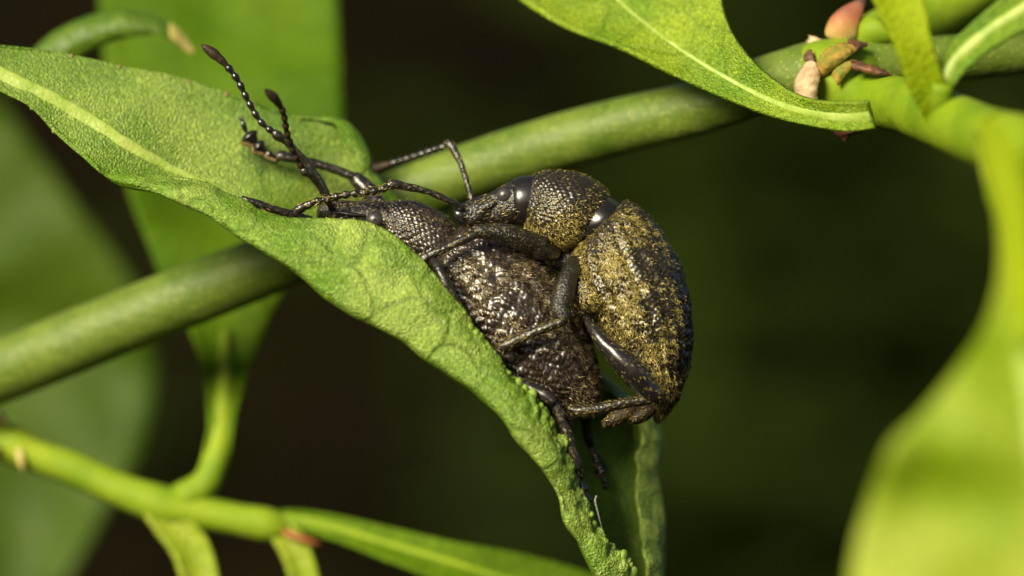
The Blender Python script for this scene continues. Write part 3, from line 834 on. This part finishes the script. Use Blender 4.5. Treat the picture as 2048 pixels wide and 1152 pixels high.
class Weevil:
    def __init__(self, name, base, label):
        self.root = thing(name, base, label, 'weevil')
        self.body, self.hair, self.tub = MB(), MB(), MB()
    def shell(self, st, nu, nv, mat=0, ex=1.0, rows=0, groove=0.0, rough=0.0, seed=1.0, gran=None):
        P = loft(st, nu, nv, ex)
        T, Nn = frames(P)
        if rough:
            P = P + Nn * (rough * vnoise(P, 45, seed))[..., None]
        self.hgt = None
        if gran:
            su, sv, amp, ex_, wob_ = gran
            Lu = np.linalg.norm(np.diff(P.mean(1), axis=0), axis=1).sum() * 1000
            per = np.linalg.norm(np.roll(P, -1, 1) - P, axis=-1).sum(1).max() * 1000
            nr = int(round(per / sv / 2)) * 2                 # granule rows round the body
            a_ = np.linspace(0, Lu / su, nu)[:, None] * np.ones((1, nv)) + wob_ * 1.2 * vnoise(P, 14, 11)
            b_ = np.arange(nv)[None] / nv * nr * np.ones((nu, 1)) + wob_ * vnoise(P, 14, 12)
            best = np.full(a_.shape, 9.0)
            hsh = lambda r, c, k: np.modf(np.sin(np.mod(r, nr) * 12.9898 + c * 78.233 + k * 37.7) * 43758.5453)[0]
            for dr in (-1, 0, 1):
                r = np.round(b_) + dr
                off = 0.5 * np.mod(r, 2)
                for dc in (-1, 0, 1):
                    c = np.round(a_ - off) + dc
                    x = c + off + wob_ * hsh(r, c, 1); y = r + wob_ * hsh(r, c, 2)
                    best = np.minimum(best, np.hypot(a_ - x, (b_ - y) * 0.95) / (1 + 0.35 * wob_ * hsh(r, c, 3)))
            h = np.clip(1.0 - (best / 0.60) ** 2, 0, 1) ** ex_
            h = h * (0.75 + 0.5 * vnoise(P, 25, 14))
            self.hgt = h
            env = np.clip(np.minimum(np.linspace(0, 25, nu), np.linspace(25, 0, nu)), 0, 1)[:, None]
            P = P + Nn * ((h - 0.4) * amp / 1000 * env)[..., None]
        if rows:
            v = np.arange(nv) / nv
            g = -groove * np.cos(v * rows * 2 * np.pi) 
            env = np.sin(np.linspace(0, np.pi, nu)) ** 0.5
            P = P + Nn * (g[None, :] * env[:, None])[..., None]
        self.body.grid(P, closed=True, caps=True, mat=mat)
        return P
    def limb(self, pts, nu=40, nv=16, mat=2, flat=1.0, hairs=60, hl=10, hw=1.1):
        pts = [(*p_[:3], p_[3] * 0.9) for p_ in pts]
        G = tube_grid(pts, nu, nv, flat)
        G = G + 0.0012 * vnoise(G, 60)[..., None]
        self.body.grid(G, closed=True, caps=True, mat=mat)
        if hairs:
            p, t, n, _ = scatter(G, max(8, int(hairs * 0.55)))
            add_hairs(self.hair, p, t, n, hl, hw * 0.85, 0.3, 0.25)
        return G
    def tarsus(self, pts):
        """lobed tarsal segments with pale pads: pts rows px,py,d,r along the foot"""
        q = cr(pts, 60)
        n = 4
        for k in range(n):
            i0, i1 = int(k * 60 / n), int((k + 1) * 60 / n) - 1
            a, b = q[i0], q[i1]
            wd_ = [0.55, 0.95, 0.75, 1.15][k] if k < 3 else 0.5
            if k == 2: wd_ = 1.2
            mids = [a * (1 - s) + b * s for s in (0, .35, .75, 1.05)]
            rows = []
            for m_, f in zip(mids, (.45, .8, 1.15, .5)):
                r = m_.copy(); r[3] = m_[3] * f * wd_; rows.append(r)
            self.body.grid(tube_grid(rows, 14, 12, 0.8), closed=True, caps=True, mat=1)
            if k < 3:
                rows2 = [r + np.array([-2, 4, -1, 0]) for r in rows]
                for r in rows2: r[3] *= 0.9
                self.body.grid(tube_grid(rows2, 12, 10, 0.6), closed=True, caps=True, mat=4)
        e, dv = q[-1], nrm(q[-1, :3] - q[-8, :3])
        for s in (-1, 1):
            sd = np.array([-dv[1], dv[0], 0]) * s
            rows = [[*(e[:3]), 3.0], [*(e[:3] + dv * 6 + sd * 3.5), 2.4], [*(e[:3] + dv * 10 + sd * 2.5 + [0, 0, 8]), 0.8]]
            self.body.grid(tube_grid(rows, 8, 8), closed=True, caps=True, mat=1)
    def finish(self, hair_mat_, tub_mat):
        mats = [M['cuticle'], M['gloss'], M['ridged'], M['club'], M['pad'], M['femur'], M['tubercle_f'], M['tubercle_m']]
        self.body.build('body', mats, self.root)
        h = self.hair.build('scale_hairs', hair_mat_, self.root, smooth=False); h['kind'] = 'stuff'
    def eye(self, px, py, d, r, sq=(1, .6, 1)):
        mb = MB()
        c = W(px, py, d)
        th = np.linspace(0, np.pi, 18)[:, None]; ph = np.linspace(0, 2*np.pi, 26, endpoint=False)[None]
        P = np.stack([np.sin(th)*np.cos(ph)*sq[0], -np.cos(th)*np.ones_like(ph)*sq[1], np.sin(th)*np.sin(ph)*sq[2]], -1) * r / 1000
        mb.grid(P + c, closed=True, caps=True)
        mb.build('eye', M['eye'], self.root)

def fill(w, P, n_h, n_t, sp, rad, hgt, hl, hw, hd=None, td=None, spread=0.6, lift=0.25, u0=0.0, u1=1.0):
    if n_h:
        p, t, n, _ = scatter(P, n_h, hd, u0, u1)
        add_hairs(w.hair, p, t, n, hl, hw, spread, lift)

# ---- lower weevil
fw = Weevil('weevil', W(1000, 700, 0), 'dark brown weevil lying in the rolled leaf beneath the other weevil')
P = fw.shell([(634, 420, 634, 432, -20, 6), (640, 408, 636, 440, -20, 20), (658, 401, 655, 446, -18, 30), (690, 401, 690, 452, -15, 31), (722, 402, 720, 458, -12, 33), (750, 400, 745, 468, -8, 42), (775, 402, 768, 480, -5, 48), (792, 408, 784, 486, -4, 50)], 70, 60, 0, rough=0.003)
fill(fw, P, 900, 300, 7, 2.6, 1.8, 8, 1.3, spread=0.3, u0=0.1)
# rostral ridges
for (y0, y1, dd, r) in ((424, 426, -43, 4.5), (413, 412, -34, 3.5)):
    fw.limb([(652, y0, dd, r*.5), (680, y0 + 2, dd - 2, r), (715, y1 + 4, dd - 4, r), (740, y1 + 6, dd - 4, r * .5)], 20, 10, 1, hairs=0)
fw.eye(750, 440, -46, 19, (1.0, 0.85, 0.95))
# pronotum
P = fw.shell([(781, 418, 772, 470, 0, 40), (782, 405, 770, 482, 0, 52), (800, 402, 778, 500, 0, 60), (828, 403, 795, 522, 0, 68), (862, 414, 815, 542, 0, 72), (893, 434, 835, 556, 0, 72), (914, 458, 850, 562, 0, 66), (922, 478, 866, 560, 0, 50)], 120, 230, 6, rough=0.001, gran=(10.2, 9.0, 4.0, 0.9, 0.20))
HF = fw.hgt
fill(fw, P, 1800, 6000, 9.2, 5.2, 4.0, 11, 1.0, lambda P_, u, v: np.clip(1.15 - 1.3 * HF[:-1], 0.03, 1),None, spread=0.5, lift=0.12, u0=0.03)
# elytra
EF = fw.shell([(905, 466, 866, 540, 0, 40), (925, 452, 850, 560, 0, 78), (960, 452, 850, 590, 0, 102), (1005, 466, 868, 628, 0, 116), (1055, 494, 892, 672, 0, 124), (1105, 540, 928, 720, 0, 128), (1145, 598, 968, 764, 0, 126), (1175, 660, 1018, 800, 0, 116), (1195, 725, 1075, 826, 0, 98), (1203, 780, 1128, 836, 0, 72), (1200, 815, 1165, 836, 0, 42), (1190, 830, 1180, 834, 0, 14)], 280, 380, 6, rows=20, groove=0.0022, rough=0.004, gran=(10.0, 10.0, 3.6, 0.9, 0.45))
HE = fw.hgt
def hd_f(P, u, v):
    nz = vnoise(P, 16, 3)
    return np.clip(1.1 - 1.3 * HE[:-1], 0.03, 1) * np.clip(0.6 + 1.8 * nz, 0.10, 1.8) * np.where((v > 0.3) & (u > .35), 0.7, 1.0)
def td_f(P, u, v):
    return np.where((v > 0.33) & (v < 0.67) , 0.15, 1.0)
fill(fw, EF, 14000, 6500, 10.5, 5.6, 3.8, 9.5, 0.85, hd_f, td_f, spread=0.8, lift=0.25, u0=0.04)
# antennae: near (tilts to the viewer), far
fw.limb([(664, 418, -52, 7), (640, 375, -80, 7.5), (622, 350, -95, 9), (608, 340, -100, 11), (604, 334, -102, 7)], 40, 14, 2, hairs=160, hl=8)
beads(fw.body, [(606, 340, -102, 6.5), (585, 300, -135, 6.8), (573, 262, -170, 7), (566, 225, -205, 7.2), (550, 198, -235, 8), (529, 178, -260, 9)], 8, 3, 3)
fw.limb([(661, 398, 10, 6), (640, 360, 6, 7), (605, 315, 0, 7.5), (570, 282, -10, 8.5), (556, 272, -14, 12), (546, 263, -18, 7)], 40, 14, 2, hairs=160, hl=8)
beads(fw.body, [(550, 268, -16, 7), (520, 242, -22, 7), (495, 200, -28, 7), (475, 160, -34, 7.4), (450, 128, -40, 8), (428, 108, -44, 8.6), (402, 89, -48, 9.5)], 8, 1, 3)
# far front leg with foot on the leaf
fw.limb([(765, 420, 60, 16), (738, 385, 70, 21), (716, 362, 75, 18), (705, 350, 76, 12)], 30, 16, 1, hairs=60)
fw.limb([(712, 356, 72, 11), (690, 346, 70, 10), (640, 330, 66, 10), (590, 318, 64, 11), (560, 312, 64, 12), (550, 322, 64, 6)], 36, 14, 2, hairs=140)
fw.tarsus([(554, 318, 58, 10), (532, 305, 56, 13), (510, 288, 54, 15), (494, 268, 54, 14), (486, 250, 54, 12), (484, 242, 52, 9)])
# near front shin lying behind the leaf lip
fw.limb([(484, 394, -112, 4), (500, 402, -112, 8), (540, 416, -105, 9), (580, 428, -92, 9), (620, 440, -60, 9)], 30, 14, 2, hairs=140)
# near middle leg, pressed between body and leaf lip
fw.limb([(862, 520, -128, 12), (872, 530, -152, 11), (886, 556, -168, 12), (902, 590, -168, 12), (920, 622, -160, 11), (940, 660, -140, 9)], 40, 16, 2, hairs=200)
fw.limb([(880, 560, -80, 18), (868, 535, -112, 18), (860, 518, -134, 12)], 20, 14, 1, hairs=30)
# near hind leg over the leaf margin
fw.limb([(985, 735, -90, 18), (1030, 765, -138, 17), (1070, 782, -158, 17), (1098, 796, -166, 15), (1110, 806, -166, 11)], 40, 18, 1, hairs=160)
fw.limb([(1108, 800, -160, 12), (1120, 832, -160, 11), (1134, 870, -158, 11), (1148, 912, -152, 12), (1154, 936, -146, 13), (1158, 948, -144, 6)], 40, 14, 2, hairs=260)
fw.tarsus([(1156, 940, -132, 9), (1162, 962, -124, 10), (1168, 985, -118, 10), (1176, 1012, -112, 8), (1184, 1030, -108, 6)])
# far hind leg and its foot inside the trough
fw.limb([(1165, 800, 60, 16), (1172, 840, 80, 13), (1178, 880, 90, 10), (1182, 895, 92, 7)], 24, 14, 2, hairs=60)
fw.tarsus([(1180, 888, 92, 8), (1190, 910, 96, 10), (1200, 935, 98, 12), (1207, 955, 100, 11), (1210, 970, 100, 7)])
fw.finish(M['hair_f'], M['tubercle_f'])

# ---- upper weevil
mw = Weevil('weevil', W(1250, 840, -10), 'golden-dusted black weevil clinging on the back of the other weevil')
P = mw.shell([(908, 424, 910, 432, -20, 5), (914, 414, 918, 446, -20, 22), (930, 405, 936, 454, -20, 31), (958, 394, 962, 456, -18, 33), (985, 383, 992, 452, -16, 34), (1008, 370, 1018, 450, -14, 40), (1026, 361, 1034, 448, -13, 44)], 60, 56, 0, rough=0.004)
fill(mw, P, 220, 160, 9, 2.6, 1.6, 9, 1.3, spread=0.35, u0=0.1)
mw.limb([(925, 432, -42, 5), (955, 420, -45, 9), (985, 408, -46, 9), (1000, 400, -44, 4)], 20, 12, 0, hairs=30)
# smooth globular back of the head
P = mw.shell([(1016, 370, 1022, 448, -13, 34), (1030, 357, 1036, 450, -12, 46), (1048, 352, 1046, 452, -11, 50), (1068, 352, 1060, 452, -10, 50), (1084, 362, 1074, 450, -10, 44)], 40, 60, 1)
mw.eye(1009, 391, -46, 16, (1.0, .8, .95))
# pronotum
PM = mw.shell([(1068, 356, 1052, 446, -10, 46), (1067, 349, 1050, 453, -10, 53), (1082, 345, 1056, 470, -10, 64), (1110, 342, 1072, 488, -10, 76), (1140, 343, 1092, 500, -10, 84), (1170, 351, 1112, 505, -10, 84), (1196, 365, 1128, 503, -10, 76), (1216, 384, 1142, 497, -10, 64), (1216, 398, 1152, 488, -10, 50)], 130, 250, 7, rough=0.001, gran=(9.6, 8.8, 3.4, 0.9, 0.20))
HP = mw.hgt
def hd_p(P, u, v):
    return np.clip(1.15 - 1.1 * HP[:-1], 0.06, 1) * np.clip(0.35 + 2.4 * np.clip(v - 0.17, 0, 0.2) / 0.2 + 0.8 * vnoise(P, 18, 2), 0.1, 3)
fill(mw, PM, 6000, 6500, 8.4, 4.6, 3.5, 9.5, 1.15, hd_p, None, spread=0.9, lift=0.22, u0=0.03)
# front collar of the pronotum
mw.shell([(1066, 348, 1049, 454, -10, 54), (1070, 346, 1051, 457, -10, 57), (1073, 348, 1054, 458, -10, 57)], 8, 90, 0)
# smooth waist
mw.shell([(1200, 382, 1140, 482, -10, 56), (1220, 394, 1160, 486, -10, 66), (1236, 404, 1176, 484, -10, 68), (1252, 416, 1190, 480, -10, 60)], 24, 70, 1)
# elytra and side of the hind body
EM = mw.shell([(1244, 412, 1196, 466, -10, 50), (1248, 401, 1182, 474, -10, 74), (1268, 408, 1160, 490, -10, 98), (1296, 432, 1140, 516, -10, 116), (1322, 464, 1132, 548, -10, 128), (1348, 506, 1142, 590, -10, 136), (1368, 556, 1170, 632, -10, 138), (1380, 616, 1202, 668, -10, 134), (1383, 680, 1230, 712, -10, 122), (1375, 742, 1262, 762, -10, 100), (1356, 796, 1290, 804, -10, 70), (1334, 830, 1306, 832, -10, 36), (1318, 845, 1312, 846, -10, 8)], 330, 420, 7, rows=22, groove=0.0026, rough=0.003, gran=(8.4, 11.5, 2.8, 0.9, 0.35))
HM = mw.hgt
def hd_m(P, u, v):
    vv = np.minimum(v, 1 - v)                            # 0 dorsal .. 0.5 ventral
    patch = vnoise(P, 13, 6) + 0.6 * vnoise(P, 30, 8)
    side = np.clip((vv - 0.08) / 0.2, 0, 1)
    return np.clip(1.15 - 1.2 * HM[:-1], 0.04, 1) * np.clip(0.12 + 0.85 * side + np.clip(patch, -0.35, 1) * 1.7, 0.06, 2.0)
def td_m(P, u, v):
    return np.clip(1.2 - 0.4 * np.abs(np.cos(v * 11 * np.pi)), 0.1, 1)
fill(mw, EM, 36000, 7500, 10.0, 4.7, 2.9, 8.5, 0.95, hd_m, td_m, spread=0.75, lift=0.25, u0=0.03)
# golden side lobe of the thorax
P = mw.shell([(1142, 538, 1134, 560, -70, 14), (1165, 545, 1140, 592, -92, 30), (1188, 570, 1156, 612, -104, 34), (1202, 596, 1174, 622, -106, 28), (1206, 612, 1196, 624, -104, 12)], 40, 40, 0, rough=0.002)
fill(mw, P, 1300, 0, 9, 3, 2, 9, 1.4, None, None, 0.6)
# antennae
mw.limb([(926, 416, -58, 6), (895, 400, -70, 7), (850, 382, -78, 7.5), (805, 372, -84, 9), (783, 369, -86, 11.5), (774, 372, -86, 7)], 50, 14, 2, hairs=220, hl=8)
beads(mw.body, [(778, 374, -86, 8), (740, 384, -88, 8), (700, 388, -90, 8), (660, 396, -90, 8), (620, 408, -86, 8), (575, 430, -80, 7)], 8, 2, 2)
q = tube_grid([(778, 374, -86, 9), (740, 384, -88, 10), (700, 388, -90, 10), (660, 396, -90, 10), (620, 408, -86, 10), (578, 428, -80, 7)], 30, 12)
p, t, n, _ = scatter(q, 260); add_hairs(mw.hair, p, t, n, 9, 1.4, 0.3, 0.3)
mw.limb([(944, 402, 10, 6), (935, 370, 20, 6.5), (922, 330, 40, 7), (908, 300, 60, 8.5), (898, 287, 70, 10), (890, 292, 74, 7)], 40, 14, 2, hairs=150, hl=8)
beads(mw.body, [(893, 292, 74, 8), (860, 302, 90, 8), (820, 316, 110, 8), (780, 328, 130, 8), (735, 342, 150, 8)], 8, 2, 3)
# mouthpart knob
mw.shell([(906, 424, 906, 430, -36, 4), (908, 416, 914, 444, -38, 14), (922, 414, 928, 446, -38, 16), (932, 420, 934, 440, -36, 10)], 16, 18, 1)
# front leg
mw.limb([(1086, 490, -70, 20), (1046, 480, -92, 24), (1012, 468, -108, 22), (978, 463, -120, 17), (956, 463, -126, 15), (946, 464, -126, 9)], 44, 20, 5, hairs=420, hl=8)
mw.limb([(954, 466, -130, 10), (930, 478, -136, 10), (900, 492, -140, 9), (866, 508, -142, 10), (840, 522, -140, 11), (828, 530, -136, 6)], 40, 14, 2, flat=0.8, hairs=180)
mw.limb([(1110, 505, -40, 18), (1082, 500, -70, 22), (1064, 486, -84, 16)], 18, 14, 2, hairs=60)
# middle leg
mw.limb([(1150, 525, -80, 18), (1138, 552, -118, 22), (1126, 590, -142, 25), (1122, 618, -148, 22), (1128, 636, -154, 17), (1132, 646, -152, 8)], 44, 20, 5, hairs=150, hl=7, hw=0.9)
mw.limb([(1128, 642, -156, 11), (1100, 652, -158, 11), (1060, 668, -158, 11), (1025, 684, -156, 13), (1004, 696, -152, 14), (996, 702, -150, 7)], 40, 14, 2, hairs=420, hl=12)
mw.tarsus([(1004, 694, -156, 12), (996, 704, -160, 13), (990, 716, -158, 12), (984, 728, -152, 9)])
# hind leg
mw.limb([(1172, 632, -100, 10), (1184, 654, -128, 12), (1206, 684, -146, 17), (1236, 714, -154, 24), (1264, 741, -152, 30), (1290, 774, -142, 24), (1310, 794, -134, 18), (1316, 806, -130, 8)], 60, 24, 1, hairs=420, hl=8, hw=1.0)
mw.limb([(1312, 796, -134, 13), (1280, 802, -138, 12), (1240, 808, -142, 12), (1195, 818, -144, 13), (1160, 822, -144, 13), (1140, 818, -142, 8)], 44, 16, 2, hairs=420, hl=10)
mw.tarsus([(1150, 820, -136, 10), (1140, 826, -130, 14), (1132, 834, -124, 14), (1124, 842, -118, 10)])
# far hind foot and abdomen tip seen under the body
mw.limb([(1312, 812, -50, 10), (1292, 826, -56, 15), (1272, 838, -56, 13), (1262, 842, -56, 6)], 24, 16, 3, hairs=200, hl=9)
mw.limb([(1268, 818, -40, 10), (1246, 830, -46, 17), (1222, 842, -46, 15), (1208, 846, -44, 6)], 24, 16, 3, hairs=300, hl=9)
mw.limb([(1330, 800, -20, 30), (1290, 818, 0, 20), (1255, 830, 20, 14)], 24, 16, 2, hairs=60)
mw.limb([(1150, 520, -10, 26), (1120, 520, -10, 26), (1110, 512, -10, 18)], 16, 16, 0, hairs=60)
mw.finish(M['hair_m'], M['tubercle_m'])

# soft pale underside between the two weevils
# ------------------------------------------------------------------ silk thread
sk = MB(); sk.grid(tube_grid([(1193, 991, -190, 0.5), (1190, 1000, -190, 0.7), (1195, 1022, -180, 0.7), (1201, 1045, -160, 0.7), (1208, 1070, -122, 0.6)], 30, 6), closed=True, caps=True)
s = sk.build('silk_thread', M['silk'])
s['label'] = 'short white silk thread standing on the rolled leaf margin'
s['category'] = 'thread'

for o in SC.objects:
    if '_w' in o:
        del o['_w']
